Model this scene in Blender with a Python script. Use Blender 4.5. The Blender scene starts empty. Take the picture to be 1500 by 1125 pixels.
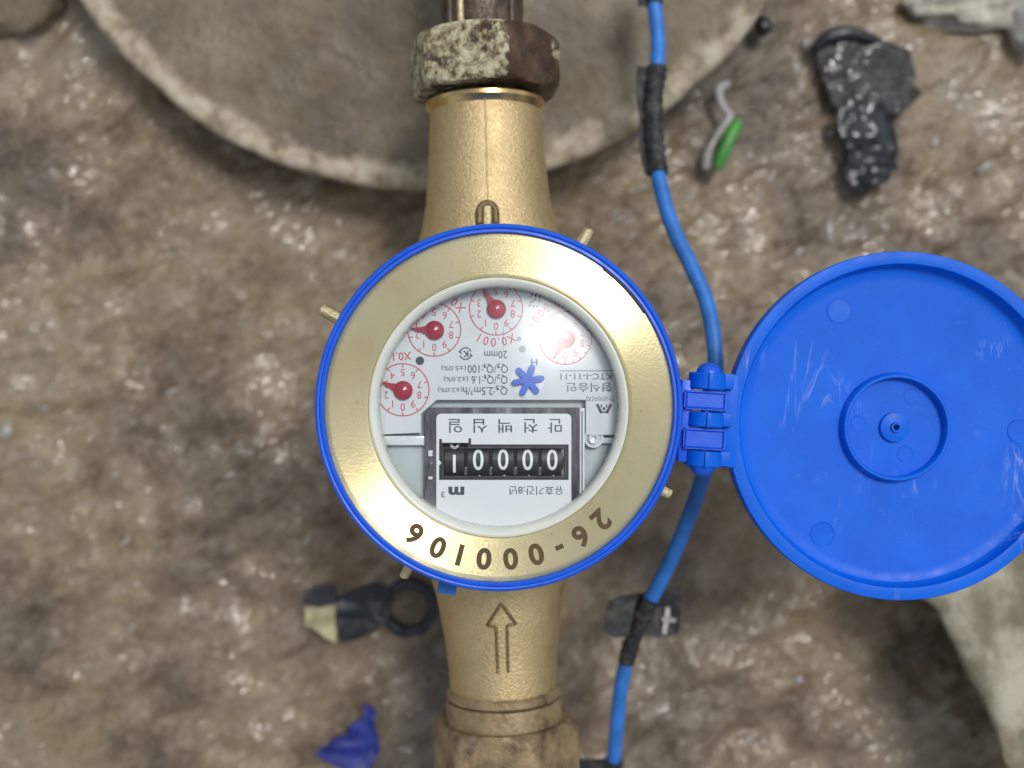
import bpy, bmesh, math, random
import numpy as np
from mathutils import Vector, Matrix, noise
random.seed(4)
S = bpy.context.scene
COL = S.collection
MM = 0.001
D = 280.0                      # camera height above the meter face, mm
PX = 0.178                     # mm per photograph pixel at the meter face

# ------------------------------------------------------------------ camera
cd = bpy.data.cameras.new('camera')
cam = bpy.data.objects.new('camera', cd); COL.objects.link(cam)
cam.location = (0, 0, D * MM)
cd.sensor_width = 36
cd.lens = 36 * D / (1500 * PX)
cd.clip_start = 0.01; cd.clip_end = 20
cd.dof.use_dof = True; cd.dof.focus_distance = (D + 4) * MM; cd.dof.aperture_fstop = cd.lens / 6.2
cd.dof.aperture_blades = 0
S.camera = cam

# ------------------------------------------------------------------ sky and sun
SUN_DIR = Vector((0.25, 0.32, 0.915)).normalized()
w = bpy.data.worlds.new('World'); S.world = w; w.use_nodes = True
wn = w.node_tree.nodes; wl = w.node_tree.links
bg = wn['Background']
sky = wn.new('ShaderNodeTexSky'); sky.sky_type = 'NISHITA'; sky.sun_disc = False
sky.sun_elevation = math.asin(SUN_DIR.z)
sky.sun_rotation = math.atan2(SUN_DIR.x, SUN_DIR.y)
sky.dust_density = 1.5; sky.air_density = 1.0; sky.ozone_density = 1.0
hs = wn.new('ShaderNodeHueSaturation'); hs.inputs['Saturation'].default_value = 0.35
wl.new(sky.outputs[0], hs.inputs['Color']); wl.new(hs.outputs[0], bg.inputs['Color'])
bg.inputs['Strength'].default_value = 0.10
sd = bpy.data.lights.new('sun', 'SUN'); sun = bpy.data.objects.new('sun', sd); COL.objects.link(sun)
sd.energy = 1.5; sd.angle = math.radians(16); sd.color = (1.0, 0.985, 0.955)
sun.rotation_euler = SUN_DIR.to_track_quat('Z', 'Y').to_euler()
S.view_settings.view_transform = 'Standard'; S.view_settings.look = 'None'
S.view_settings.exposure = 0.3; S.view_settings.gamma = 1

# ------------------------------------------------------------------ helpers
def at(px, py, z=0.0):
    k = PX * (D - z) / D
    return Vector(((px - 750) * k, (562.5 - py) * k, z))
def sc(z): return PX * (D - z) / D

class Mat:
    def __init__(s, name):
        s.m = bpy.data.materials.new(name); s.m.use_nodes = True
        s.t = s.m.node_tree; s.b = s.t.nodes['Principled BSDF']
        s.tc = None
    def n(s, typ, **kw):
        x = s.t.nodes.new(typ)
        for k, v in kw.items():
            if hasattr(x, k): setattr(x, k, v)
        return x
    def L(s, a, b): s.t.links.new(a, b)
    def P(s, **kw):
        for k, v in kw.items():
            k = k.replace('_', ' ')
            if isinstance(v, bpy.types.NodeSocket): s.L(v, s.b.inputs[k])
            else:
                if isinstance(v, tuple) and len(v) == 3: v = (*v, 1)
                s.b.inputs[k].default_value = v
        return s
    def co(s):
        if not s.tc: s.tc = s.n('ShaderNodeTexCoord')
        return s.tc.outputs['Object']
    def map(s, scale=(1, 1, 1), rot=(0, 0, 0), loc=(0, 0, 0)):
        m = s.n('ShaderNodeMapping'); s.L(s.co(), m.inputs[0])
        m.inputs['Scale'].default_value = scale; m.inputs['Rotation'].default_value = rot; m.inputs['Location'].default_value = loc
        return m.outputs[0]
    def noise(s, scale, detail=4, rough=.55, vec=None, dist=0):
        x = s.n('ShaderNodeTexNoise'); s.L(vec or s.co(), x.inputs['Vector'])
        x.inputs['Scale'].default_value = scale; x.inputs['Detail'].default_value = detail
        x.inputs['Roughness'].default_value = rough; x.inputs['Distortion'].default_value = dist
        return x.outputs['Fac']
    def ramp(s, fac, stops):
        r = s.n('ShaderNodeValToRGB'); s.L(fac, r.inputs[0])
        e = r.color_ramp.elements
        while len(e) < len(stops): e.new(.5)
        for el, (p, c) in zip(e, stops):
            el.position = p
            el.color = (c, c, c, 1) if isinstance(c, (int, float)) else (*c, 1)
        return r.outputs[0]
    def mix(s, f, a, b, mode='MIX'):
        x = s.n('ShaderNodeMix', data_type='RGBA', blend_type=mode)
        for i, v in ((0, f), (6, a), (7, b)):
            if isinstance(v, bpy.types.NodeSocket): s.L(v, x.inputs[i])
            else: x.inputs[i].default_value = (*v, 1) if isinstance(v, tuple) else v
        return x.outputs[2]
    def bump(s, h, dist, strength=1.0, prev=None):
        b = s.n('ShaderNodeBump'); s.L(h, b.inputs['Height'])
        b.inputs['Distance'].default_value = dist; b.inputs['Strength'].default_value = strength
        if prev: s.L(prev, b.inputs['Normal'])
        s.L(b.outputs[0], s.b.inputs['Normal'])
        return b.outputs[0]

def plain(name, col, rough=.4, metal=0, var=.12, bscale=1500, bdist=.00002, **kw):
    m = Mat(name)
    n = m.noise(180, 4)
    dark = tuple(c * (1 - var) for c in col); lite = tuple(min(1, c * (1 + var)) for c in col)
    m.P(Base_Color=m.ramp(n, [(.3, dark), (.7, lite)]), Roughness=m.ramp(m.noise(420, 5), [(.3, rough * .8), (.75, min(1, rough * 1.25))]), Metallic=metal, **kw)
    if bdist: m.bump(m.noise(bscale, 3), bdist)
    return m.m

def prop(o, label=None, cat=None, group=None, kind=None):
    if label: o['label'] = label
    if cat: o['category'] = cat
    if group: o['group'] = group
    if kind: o['kind'] = kind
    return o
WL = {}
def thing(name, loc, label, cat, group=None):
    o = bpy.data.objects.new(name, None); COL.objects.link(o)
    o.location = Vector(loc) * MM; o.empty_display_size = .005
    WL[o.name] = Vector(loc)
    return prop(o, label, cat, group)
def obj(name, V, F, mat, parent=None, smooth=40, pivot=None):
    V = [Vector(v) for v in V]
    if pivot is None:
        xs = [v.x for v in V]; ys = [v.y for v in V]; zs = [v.z for v in V]
        pivot = Vector(((min(xs) + max(xs)) / 2, (min(ys) + max(ys)) / 2, (min(zs) + max(zs)) / 2))
    me = bpy.data.meshes.new(name)
    me.from_pydata([tuple((v - pivot) * MM) for v in V], [], F)
    me.update()
    if mat: me.materials.append(mat)
    if smooth is not None:
        me.shade_smooth()
        if smooth < 180: me.set_sharp_from_angle(angle=math.radians(smooth))
    o = bpy.data.objects.new(name, me); COL.objects.link(o)
    pw = WL[parent.name] if parent else Vector((0, 0, 0))
    o.location = (pivot - pw) * MM
    if parent: o.parent = parent
    WL[o.name] = pivot
    return o
def bmdata(bm):
    bm.verts.index_update()
    r = ([v.co.copy() for v in bm.verts], [[v.index for v in f.verts] for f in bm.faces]); bm.free(); return r
def lathe(prof, c, axis=(0, 0, 1), seg=96, closed=True, jitter=0):
    """prof: (r, t) pairs; t along axis from c"""
    a = Vector(axis).normalized(); u = a.orthogonal().normalized()
    if abs(a.z) > .99: u = Vector((1, 0, 0))
    v = a.cross(u); V = []; F = []; c = Vector(c); n = len(prof)
    for i in range(seg):
        th = 2 * math.pi * i / seg
        d = u * math.cos(th) + v * math.sin(th)
        for r, t in prof:
            k = 1 + (jitter * noise.noise(Vector((math.cos(th) * 2, math.sin(th) * 2, t * .2))) if jitter else 0)
            V.append(c + d * r * k + a * t)
    rng = n if closed else n - 1
    for i in range(seg):
        j = (i + 1) % seg
        for k in range(rng):
            q = (k + 1) % n
            F.append([i * n + k, j * n + k, j * n + q, i * n + q])
    return V, F
def fixn(V, F):
    bm = bmesh.new(); vs = [bm.verts.new(v) for v in V]
    for f in F:
        try: bm.faces.new([vs[i] for i in f])
        except ValueError: pass
    bmesh.ops.remove_doubles(bm, verts=bm.verts, dist=1e-4)
    bmesh.ops.dissolve_degenerate(bm, dist=1e-5, edges=bm.edges)
    bmesh.ops.recalc_face_normals(bm, faces=bm.faces)
    return bmdata(bm)
def box(c, size, rot=0, bev=.3, segs=2):
    bm = bmesh.new(); bmesh.ops.create_cube(bm, size=1)
    M = Matrix.Translation(Vector(c)) @ Matrix.Rotation(rot, 4, 'Z') @ Matrix.Diagonal((*size, 1))
    bmesh.ops.transform(bm, matrix=M, verts=bm.verts)
    if bev: bmesh.ops.bevel(bm, geom=bm.edges[:], offset=bev, segments=segs, affect='EDGES', profile=.6)
    return bmdata(bm)
def join(*parts):
    V = []; F = []
    for v, f in parts:
        k = len(V); V += list(v); F += [[i + k for i in q] for q in f]
    return V, F
def spline(pts, n=12):
    out = []
    P = [pts[0]] + list(pts) + [pts[-1]]
    for i in range(1, len(P) - 2):
        for k in range(n):
            t = k / n; a, b, c, d = (np.array(P[i + j], float) for j in (-1, 0, 1, 2))
            out.append(.5 * ((2 * b) + (-a + c) * t + (2 * a - 5 * b + 4 * c - d) * t * t + (-a + 3 * b - 3 * c + d) * t ** 3))
    out.append(np.array(pts[-1], float))
    return [Vector(p[:3]) for p in out]
def tube(path, rad, seg=20, flat=None, cap=True):
    V = []; F = []; n = len(path)
    for i, p in enumerate(path):
        t = (path[min(i + 1, n - 1)] - path[max(i - 1, 0)]).normalized()
        s = t.cross(Vector((0, 0, 1)))
        if s.length < .05: s = Vector((1, 0, 0))
        s.normalize(); u = s.cross(t)
        r = rad(i / (n - 1)) if callable(rad) else rad
        for k in range(seg):
            th = 2 * math.pi * k / seg
            rr = r * (flat(i, th) if flat else 1)
            V.append(p + (s * math.cos(th) + u * math.sin(th)) * rr)
    for i in range(n - 1):
        for k in range(seg):
            q = (k + 1) % seg
            F.append([i * seg + k, i * seg + q, (i + 1) * seg + q, (i + 1) * seg + k])
    if cap: F.append(list(range(seg))); F.append([(n - 1) * seg + k for k in reversed(range(seg))])
    return V, F
def curve_mesh(loops, z, thick, bev=0):
    """filled 2D outline with holes (mm), top face at z"""
    c = bpy.data.curves.new('c', 'CURVE'); c.dimensions = '2D'; c.fill_mode = 'BOTH' if thick else 'FRONT'
    for lp in loops:
        sp = c.splines.new('POLY'); sp.points.add(len(lp) - 1)
        for q, p in zip(sp.points, lp): q.co = (p[0], p[1], 0, 1)
        sp.use_cyclic_u = True
    c.extrude = max(0, thick / 2 - bev); c.bevel_depth = bev; c.bevel_resolution = 1; c.offset = -bev
    o = bpy.data.objects.new('c', c); COL.objects.link(o)
    me = bpy.data.meshes.new_from_object(o.evaluated_get(bpy.context.evaluated_depsgraph_get()))
    V = [Vector((v.co.x, v.co.y, v.co.z + z - thick / 2)) for v in me.vertices]
    F = [list(p.vertices) for p in me.polygons]
    bpy.data.objects.remove(o); bpy.data.curves.remove(c); bpy.data.meshes.remove(me)
    return V, F
def pxl(pts, z): return [tuple(at(x, y, z)[:2]) for x, y in pts]
def arc(cx, cy, r, a0, a1, n=24): return [(cx + r * math.cos(math.radians(a0 + (a1 - a0) * i / n)), cy - r * math.sin(math.radians(a0 + (a1 - a0) * i / n))) for i in range(n + 1)]
def circ(cx, cy, r, n=48): return arc(cx, cy, r, 0, 360 * (n - 1) / n, n - 1)
def txt_mesh(s, bold=0, spacing=1):
    c = bpy.data.curves.new('t', 'FONT'); c.body = s; c.resolution_u = 4; c.offset = bold; c.space_character = spacing
    o = bpy.data.objects.new('t', c); COL.objects.link(o)
    me = bpy.data.meshes.new_from_object(o.evaluated_get(bpy.context.evaluated_depsgraph_get()))
    V = [v.co.copy() for v in me.vertices]; F = [list(p.vertices) for p in me.polygons]
    bpy.data.objects.remove(o); bpy.data.curves.remove(c); bpy.data.meshes.remove(me)
    x0 = min(v.x for v in V); x1 = max(v.x for v in V); y0 = min(v.y for v in V); y1 = max(v.y for v in V)
    V = [Vector((v.x - (x0 + x1) / 2, v.y - (y0 + y1) / 2, 0)) for v in V]
    return V, F, x1 - x0, y1 - y0
def text(s, px, py, z, mat, parent, h=None, wd=None, rot=0, bold=.004, name='printed_text', spacing=1, thick=0):
    """s centred at photo pixel, upside down like the dial; h, wd in photo pixels"""
    V, F, W, H = txt_mesh(s, bold, spacing); k = sc(z)
    sy = h * k / H if h else None; sx = wd * k / W if wd else None
    sx = sx or sy; sy = sy or sx
    R = Matrix.Rotation(math.radians(180 + rot), 3, 'Z'); c = at(px, py, z)
    V = [c + R @ Vector((v.x * sx, v.y * sy, 0)) for v in V]
    o = obj(name, V, F, mat, parent, None)
    return o
def strokes(lines, width, z, up=0):
    """flat printed strokes, px"""
    parts = []
    for (a, b) in lines:
        A = at(*a, z); B = at(*b, z); d = (B - A); d.normalize(); nrm = Vector((-d.y, d.x, 0)) * width * sc(z) / 2
        parts.append(([A + nrm, A - nrm, B - nrm, B + nrm], [[0, 1, 2, 3]]))
    return join(*parts)
def annulus(px, py, r0, r1, z, a0=0, a1=360, n=64):
    V = []; F = []
    for i in range(n + 1):
        t = math.radians(a0 + (a1 - a0) * i / n)
        for r in (r0, r1): V.append(at(px + r * math.cos(t), py - r * math.sin(t), z))
    for i in range(n): F.append([2 * i, 2 * i + 1, 2 * i + 3, 2 * i + 2])
    return V, F

# ------------------------------------------------------------------ materials

def blue_plastic():
    m = Mat('blue_plastic')
    n = m.noise(90, 5); f = m.noise(900, 3, vec=m.map((1, .12, 1), (0, 0, .5)))
    base = m.ramp(n, [(.3, (.001, .085, .62)), (.7, (.002, .108, .72))])
    scr = m.ramp(f, [(.70, 0.0), (.82, .35)])
    m.P(Base_Color=m.mix(scr, base, (.12, .24, .75)), Roughness=m.ramp(m.noise(300, 5), [(.3, .30), (.7, .44)]), IOR=1.48)
    m.bump(m.noise(1400, 4), .00003)
    return m.m
M_blue = blue_plastic()
def cover_plastic():
    m = Mat('cover_plastic')
    n = m.noise(60, 5)
    base = m.ramp(n, [(.3, (.001, .105, .62)), (.7, (.002, .13, .72))])
    # whitish scuffs and dried water runs
    sv = m.map((1, .18, 1), (0, 0, -.35))
    a = m.ramp(m.noise(75, 6, .6, sv, 1.2), [(.565, 0.0), (.578, .38), (.595, 0.0)])
    k = m.ramp(m.noise(38, 3), [(.54, 0.0), (.66, 1.0)])
    scf = m.mix(1.0, a, k, 'MULTIPLY')
    dust = m.ramp(m.noise(620, 7, .75), [(.60, 0.0), (.75, .45)])
    base = m.mix(dust, base, (.16, .24, .62))
    m.P(Base_Color=m.mix(scf, base, (.40, .48, .8)), Roughness=m.ramp(m.noise(220, 6), [(.3, .33), (.7, .50)]), IOR=1.3)
    b = m.bump(m.noise(14, 3), .0005)
    m.bump(m.noise(1600, 4), .00002, prev=b)
    return m.m
M_cover = cover_plastic()
def hose():
    m = Mat('blue_hose_plastic')
    n = m.noise(160, 6)
    m.P(Base_Color=m.ramp(n, [(.35, (.016, .13, .46)), (.68, (.035, .21, .66))]), Roughness=.42)
    dirt = m.ramp(m.noise(500, 6), [(.62, 0.0), (.75, .5)])
    m.P(Base_Color=m.mix(dirt, m.ramp(n, [(.35, (.016, .14, .48)), (.68, (.03, .20, .66))]), (.13, .12, .10)))
    m.bump(m.noise(900, 5), .00012)
    return m.m
M_hose = hose()
def brass_turned():
    m = Mat('turned_brass')
    # circular machining: tangent runs round the ring, grooves vary with radius
    tg = m.n('ShaderNodeTangent', direction_type='RADIAL', axis='Z')
    sx = m.n('ShaderNodeSeparateXYZ'); m.L(m.co(), sx.inputs[0])
    ln = m.n('ShaderNodeVectorMath', operation='LENGTH')
    cb = m.n('ShaderNodeCombineXYZ'); m.L(sx.outputs[0], cb.inputs[0]); m.L(sx.outputs[1], cb.inputs[1])
    m.L(cb.outputs[0], ln.inputs[0])
    at2 = m.n('ShaderNodeMath', operation='ARCTAN2'); m.L(sx.outputs[1], at2.inputs[0]); m.L(sx.outputs[0], at2.inputs[1])
    pol = m.n('ShaderNodeCombineXYZ'); m.L(ln.outputs['Value'], pol.inputs[0])
    ms = m.n('ShaderNodeMath', operation='MULTIPLY'); m.L(at2.outputs[0], ms.inputs[0]); ms.inputs[1].default_value = .0006
    m.L(ms.outputs[0], pol.inputs[1])
    groove = m.noise(5200, 3, .6, pol.outputs[0])
    cloud = m.noise(70, 4)
    col = m.ramp(cloud, [(.3, (.88, .75, .40)), (.7, (.96, .86, .52))])
    spots = m.ramp(m.noise(900, 4), [(.66, 0.0), (.74, .5)])
    m.P(Base_Color=m.mix(spots, col, (.42, .34, .2)), Metallic=1.0,
        Roughness=m.ramp(m.noise(240, 4), [(.3, .31), (.7, .41)]), Anisotropic=.97, Anisotropic_Rotation=.25)
    m.L(tg.outputs[0], m.b.inputs['Tangent'])
    b = m.bump(groove, .000026)
    m.bump(m.noise(1500, 3), .00002, prev=b)
    return m.m
M_brass = brass_turned()
def brass_cast(name, c0, c1, c2):
    m = Mat(name)
    n = m.noise(60, 5); g = m.noise(1300, 3, .6)
    col = m.mix(m.ramp(g, [(.35, 0.0), (.7, 1.0)]), m.ramp(n, [(.3, c0), (.7, c1)]), c2)
    m.P(Base_Color=col, Metallic=.88, Roughness=m.ramp(m.noise(300, 4), [(.3, .38), (.7, .55)]))
    b = m.bump(g, .00024)
    m.bump(m.noise(2600, 2), .00010, prev=b)
    return m.m
M_cast = brass_cast('sand_cast_brass', (.52, .385, .18), (.66, .50, .255), (.68, .54, .31))
M_castdk = brass_cast('dark_cast_brass', (.10, .07, .035), (.20, .14, .07), (.34, .25, .13))  # darker, browner cast brass for the seal loop and arrow
M_shiny = plain('bright_brass', (.62, .44, .20), .26, 1.0, bdist=.00004)
M_raw = brass_cast('raw_brass_lug', (.42, .33, .16), (.66, .55, .32), (.75, .66, .42))
M_engr = plain('engraved_brown', (.085, .055, .02), .6, .2)
M_dial = plain('dial_white', (.62, .655, .69), .5, var=.02, bdist=0)
M_dial2 = plain('dial_base_grey_white', (.52, .58, .61), .42, var=.04, bdist=0)
M_plate = plain('counter_white', (.72, .74, .77), .45, var=.015, bdist=0)
M_gask = plain('milky_gasket', (.62, .64, .57), .3, var=.05, bdist=.00001)
M_red = plain('dial_red', (.52, .055, .08), .5, bdist=0)
M_ptr = plain('pointer_red', (.36, .02, .045), .25, bdist=0)
M_ptr.node_tree.nodes['Principled BSDF'].inputs['Coat Weight'].default_value = .5
M_ink = plain('dark_ink', (.045, .06, .08), .5, bdist=0)
M_black = plain('counter_black', (.012, .014, .019), .4, var=.3, bdist=0)
M_wht = plain('digit_white', (.78, .80, .80), .5, bdist=0)
M_star = plain('star_wheel_blue', (.03, .12, .62), .4, bdist=0)
M_bez = plain('smoked_bezel', (.095, .085, .10), .22, var=.5, bdist=.00004)
def smoked():
    m = Mat('smoked_housing')
    v = m.noise(260, 4, .6, m.map((1, .25, 1)))
    m.P(Base_Color=m.ramp(v, [(.35, (.035, .035, .05)), (.55, (.13, .12, .14)), (.75, (.42, .42, .45))]), Roughness=.2)
    m.bump(v, .0005)
    return m.m
M_smoke = smoked()
M_clearw = plain('clear_plastic_edge', (.70, .74, .77), .15, bdist=0)
def glass():
    m = Mat('register_glass'); t = m.t
    for n in list(t.nodes):
        if n.type == 'BSDF_PRINCIPLED': t.nodes.remove(n)
    out = [n for n in t.nodes if n.type == 'OUTPUT_MATERIAL'][0]
    lw = m.n('ShaderNodeLayerWeight'); lw.inputs[0].default_value = .5
    pw = m.n('ShaderNodeMath', operation='POWER'); m.L(lw.outputs['Facing'], pw.inputs[0]); pw.inputs[1].default_value = 5
    ma = m.n('ShaderNodeMath', operation='MULTIPLY_ADD'); m.L(pw.outputs[0], ma.inputs[0]); ma.inputs[1].default_value = .95; ma.inputs[2].default_value = .026
    tr = m.n('ShaderNodeBsdfTransparent'); tr.inputs[0].default_value = (.985, .993, .99, 1)
    gl = m.n('ShaderNodeBsdfAnisotropic'); m.L(m.ramp(m.noise(90, 5), [(.35, .17), (.7, .28)]), gl.inputs['Roughness'])
    mx = m.n('ShaderNodeMixShader'); m.L(ma.outputs[0], mx.inputs[0]); m.L(tr.outputs[0], mx.inputs[1]); m.L(gl.outputs[0], mx.inputs[2])
    m.L(mx.outputs[0], out.inputs[0])
    return m.m
M_glass = glass()
def bronze_nut():
    m = Mat('corroded_bronze')
    n = m.noise(130, 6, .6)
    dark = m.ramp(n, [(.3, (.035, .022, .014)), (.55, (.10, .062, .036)), (.8, (.20, .125, .07))])
    g = m.noise(300, 9, .7)
    # verdigris crust sits on the left faces of the nut
    sp = m.n('ShaderNodeSeparateXYZ'); m.L(m.co(), sp.inputs[0])
    mr = m.n('ShaderNodeMapRange'); m.L(sp.outputs[0], mr.inputs[0])
    mr.inputs[1].default_value = .011; mr.inputs[2].default_value = .002; mr.inputs[3].default_value = 0; mr.inputs[4].default_value = 1
    big = m.noise(95, 4, .6)
    s = m.n('ShaderNodeMath', operation='ADD'); m.L(big, s.inputs[0])
    s2 = m.n('ShaderNodeMath', operation='MULTIPLY'); m.L(mr.outputs[0], s2.inputs[0]); s2.inputs[1].default_value = .22; m.L(s2.outputs[0], s.inputs[1])
    msk = m.ramp(s.outputs[0], [(.62, 0.0), (.66, 1.0)])
    crust = m.ramp(g, [(.38, (.05, .035, .022)), (.46, (.22, .17, .10)), (.54, (.46, .43, .26)), (.66, (.70, .67, .47))])
    m.P(Base_Color=m.mix(msk, dark, crust), Metallic=m.ramp(msk, [(0, .35), (1, 0.0)]), Roughness=m.ramp(msk, [(0, .38), (1, .85)]))
    hh = m.mix(msk, m.noise(300, 5), g)
    m.bump(hh, .0010)
    return m.m
M_nut = bronze_nut()
def tan_nut():
    m = Mat('dirty_tan_brass')
    n = m.noise(130, 6, .6)
    m.P(Base_Color=m.ramp(n, [(.3, (.10, .07, .04)), (.5, (.30, .22, .12)), (.75, (.40, .31, .19))]), Metallic=.35, Roughness=.5)
    m.bump(m.noise(500, 6), .0005)
    return m.m
M_tan = tan_nut()
M_brown = plain('brown_fitting', (.085, .06, .042), .45, .3, .5, 300, .0008)
def ground_mat():
    m = Mat('wet_mud')
    m0 = m.map((1, 1, 1), (0, 0, math.radians(-34)))
    def stretch(k):
        q = m.n('ShaderNodeMapping'); m.L(m0, q.inputs[0]); q.inputs['Scale'].default_value = (1, k, 1); return q.outputs[0]
    st = stretch(1.9); st2 = stretch(2.2)
    big = m.noise(13, 6, .6); mid = m.noise(60, 6, .6, st); fine = m.noise(330, 5, .65, st)
    c1 = m.ramp(big, [(.38, (.045, .028, .014)), (.46, (.14, .092, .044)), (.54, (.31, .215, .095)), (.64, (.32, .25, .145))])
    c2 = m.ramp(mid, [(.34, (.045, .030, .016)), (.5, (.165, .122, .068)), (.66, (.35, .29, .195))])
    c = m.mix(.40, c1, c2)
    f = m.ramp(fine, [(.38, (.09, .07, .052)), (.62, (.33, .30, .26))])
    c = m.mix(.25, c, f)
    wet = m.ramp(m.noise(34, 4), [(.40, .16), (.62, .52)])
    m.P(Base_Color=c, Roughness=.42, Coat_Weight=m.ramp(m.noise(26, 5, .7), [(.47, 0.0), (.58, .85)]), Coat_Roughness=.05, Coat_IOR=1.65)
    b = m.bump(m.noise(90, 4, .5, st), .0030, .8)
    b = m.bump(m.noise(520, 4, .6, st), .0006, .8, prev=b)
    b2 = m.n('ShaderNodeBump'); m.L(m.noise(95, 2.5, .5, st2), b2.inputs['Height']); b2.inputs['Distance'].default_value = .0042
    m.L(b2.outputs[0], m.b.inputs['Coat Normal'])
    return m.m
M_ground = ground_mat()
def disc_mat():
    m = Mat('dirty_concrete')
    sp = m.n('ShaderNodeVectorMath', operation='LENGTH')
    sxy = m.n('ShaderNodeSeparateXYZ'); m.L(m.co(), sxy.inputs[0]); cb = m.n('ShaderNodeCombineXYZ'); m.L(sxy.outputs[0], cb.inputs[0]); m.L(sxy.outputs[1], cb.inputs[1])
    m.L(cb.outputs[0], sp.inputs[0])
    big = m.noise(17, 6, .6); fine = m.noise(240, 6, .65)
    c = m.ramp(big, [(.34, (.075, .055, .031)), (.5, (.175, .135, .078)), (.66, (.28, .23, .14))])
    c = m.mix(.35, c, m.ramp(fine, [(.35, (.055, .043, .028)), (.7, (.25, .21, .15))]))
    # pale chalky deposit on the rim
    ad = m.n('ShaderNodeMath', operation='MULTIPLY_ADD'); m.L(m.noise(70, 5), ad.inputs[0]); ad.inputs[1].default_value = .014; m.L(sp.outputs['Value'], ad.inputs[2])
    k = m.n('ShaderNodeMapRange'); m.L(ad.outputs[0], k.inputs[0]); k.inputs[1].default_value = .1405; k.inputs[2].default_value = .1450; k.inputs[3].default_value = 0; k.inputs[4].default_value = .8
    pale = m.ramp(m.noise(120, 5), [(.35, (.16, .125, .08)), (.5, (.42, .35, .24)), (.7, (.58, .53, .42))])
    m.P(Base_Color=m.mix(k.outputs[0], c, pale), Roughness=m.ramp(m.noise(60, 5), [(.35, .35), (.65, .75)]))
    m.bump(m.noise(180, 6, .6), .0015)
    return m.m
M_disc = disc_mat()
def tape_mat():
    m = Mat('black_tape')
    d = m.ramp(m.noise(260, 7, .7), [(.50, 0.0), (.66, .55)])
    m.P(Base_Color=m.mix(d, (.014, .015, .018), (.12, .11, .085)), Roughness=m.ramp(m.noise(500, 4), [(.3, .42), (.7, .8)]))
    m.bump(m.noise(330, 4), .0006)
    return m.m
M_tape = tape_mat()
M_rubber = plain('black_rubber', (.018, .02, .026), .35, var=.4, bscale=400, bdist=.0004)
M_rag = plain('wet_black_film', (.022, .026, .028), .16, var=.5, bscale=40, bdist=.007)
M_gfilm = plain('wet_film_and_shadow', (.055, .055, .05), .10, var=.7, bscale=45, bdist=.009)
M_dkblue = plain('dark_blue_rubber', (.018, .03, .22), .5, var=.3, bscale=500, bdist=.0006)
M_green = plain('green_plastic', (.055, .26, .045), .4, var=.3, bscale=300, bdist=.0004)
M_pale = plain('pale_grey_plastic', (.36, .35, .33), .35, var=.25, bscale=300, bdist=.0005)
M_stone = plain('pale_stone', (.48, .45, .37), .8, var=.3, bscale=300, bdist=.0012)
M_glint = plain('glint_white', (.36, .34, .31), .15, var=.3, bdist=0)  # pale colour that imitates water glints
M_yel = plain('yellowed_white', (.42, .38, .22), .6, var=.5, bscale=300, bdist=.0006)
def sack_mat():
    m = Mat('dirty_cloth')
    n = m.noise(36, 6, .6); f = m.noise(700, 4)
    c = m.ramp(n, [(.36, (.11, .095, .06)), (.5, (.20, .18, .12)), (.64, (.42, .39, .30))])
    pk = m.ramp(m.noise(50, 3), [(.63, 0.0), (.72, .5)])
    m.P(Base_Color=m.mix(pk, c, (.22, .10, .08)), Roughness=.85)
    m.bump(f, .0006)
    return m.m
M_sack = sack_mat()

# ------------------------------------------------------------------ ground
GZ = -130
def gh(x, y):
    a = math.radians(32); u = x * math.cos(a) + y * math.sin(a); v = -x * math.sin(a) + y * math.cos(a)
    p = Vector((u * .010, v * .018, 0))
    h = 5.0 * noise.fractal(p, 1.0, 2.0, 3) + 2.6 * noise.fractal(Vector((u * .05, v * .09, 3)), .9, 2.0, 4)
    return h
def axis_coords(lim, dense, step):
    a = list(np.arange(-dense, dense + .1, step)); s = step; x = dense
    while x < lim:
        s *= 1.35; x += s; a.append(x); a.insert(0, -x)
    return a
X = axis_coords(1600, 230, 1.15); Y = axis_coords(1600, 180, 1.15)
V = [(x, y, GZ + gh(x, y)) for y in Y for x in X]; nx = len(X)
F = [[j * nx + i, j * nx + i + 1, (j + 1) * nx + i + 1, (j + 1) * nx + i] for j in range(len(Y) - 1) for i in range(nx - 1)]
prop(obj('ground', V, F, M_ground, None, 180, Vector((0, 0, GZ))), kind='structure')

# ------------------------------------------------------------------ round disc
DZ = -100; dc = at(621, -320, DZ); R = 597 * sc(DZ)
prof = [(0.01, -1.5), (R * .3, -1.2), (R * .6, -1.0), (R * .8, -1.0), (R * .88, -.9), (R - 8, -.8), (R - 6, .2), (R - 3, .8), (R - 1, .4), (R, -1.5), (R - .5, -8), (R - 4, -20), (R - 5, -34), (.01, -34)]
V, F = lathe(prof, dc, seg=220, closed=False)
V = [v + Vector((0, 0, .9 * noise.noise(v * .03) + .35 * noise.noise(v * .12))) + Vector(((v.x - dc.x) / R, (v.y - dc.y) / R, 0)) * .9 * noise.noise(v * .045) for v in V]
V, F = fixn(V, F)
prop(obj('round_slab', V, F, M_disc, None, 60, dc), 'large round grey-brown slab with a pale chalky rim on the mud behind the meter', 'slab')

# ------------------------------------------------------------------ water meter
meter = thing('water_meter', (at(730, 596, 0).x, at(730, 596, 0).y, -75), 'brass water meter with blue collar and its round blue cover swung open', 'water meter')
C0 = at(730.5, 597, 0)
AZ = -48
A0 = at(710.8, 156, AZ); A1 = at(737.5, 1011, AZ); axd = (A1 - A0).normalized(); AL = (A1 - A0).length
k48 = sc(AZ)
def t_of(py): return (py - 156) / (1011 - 156) * AL
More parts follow.
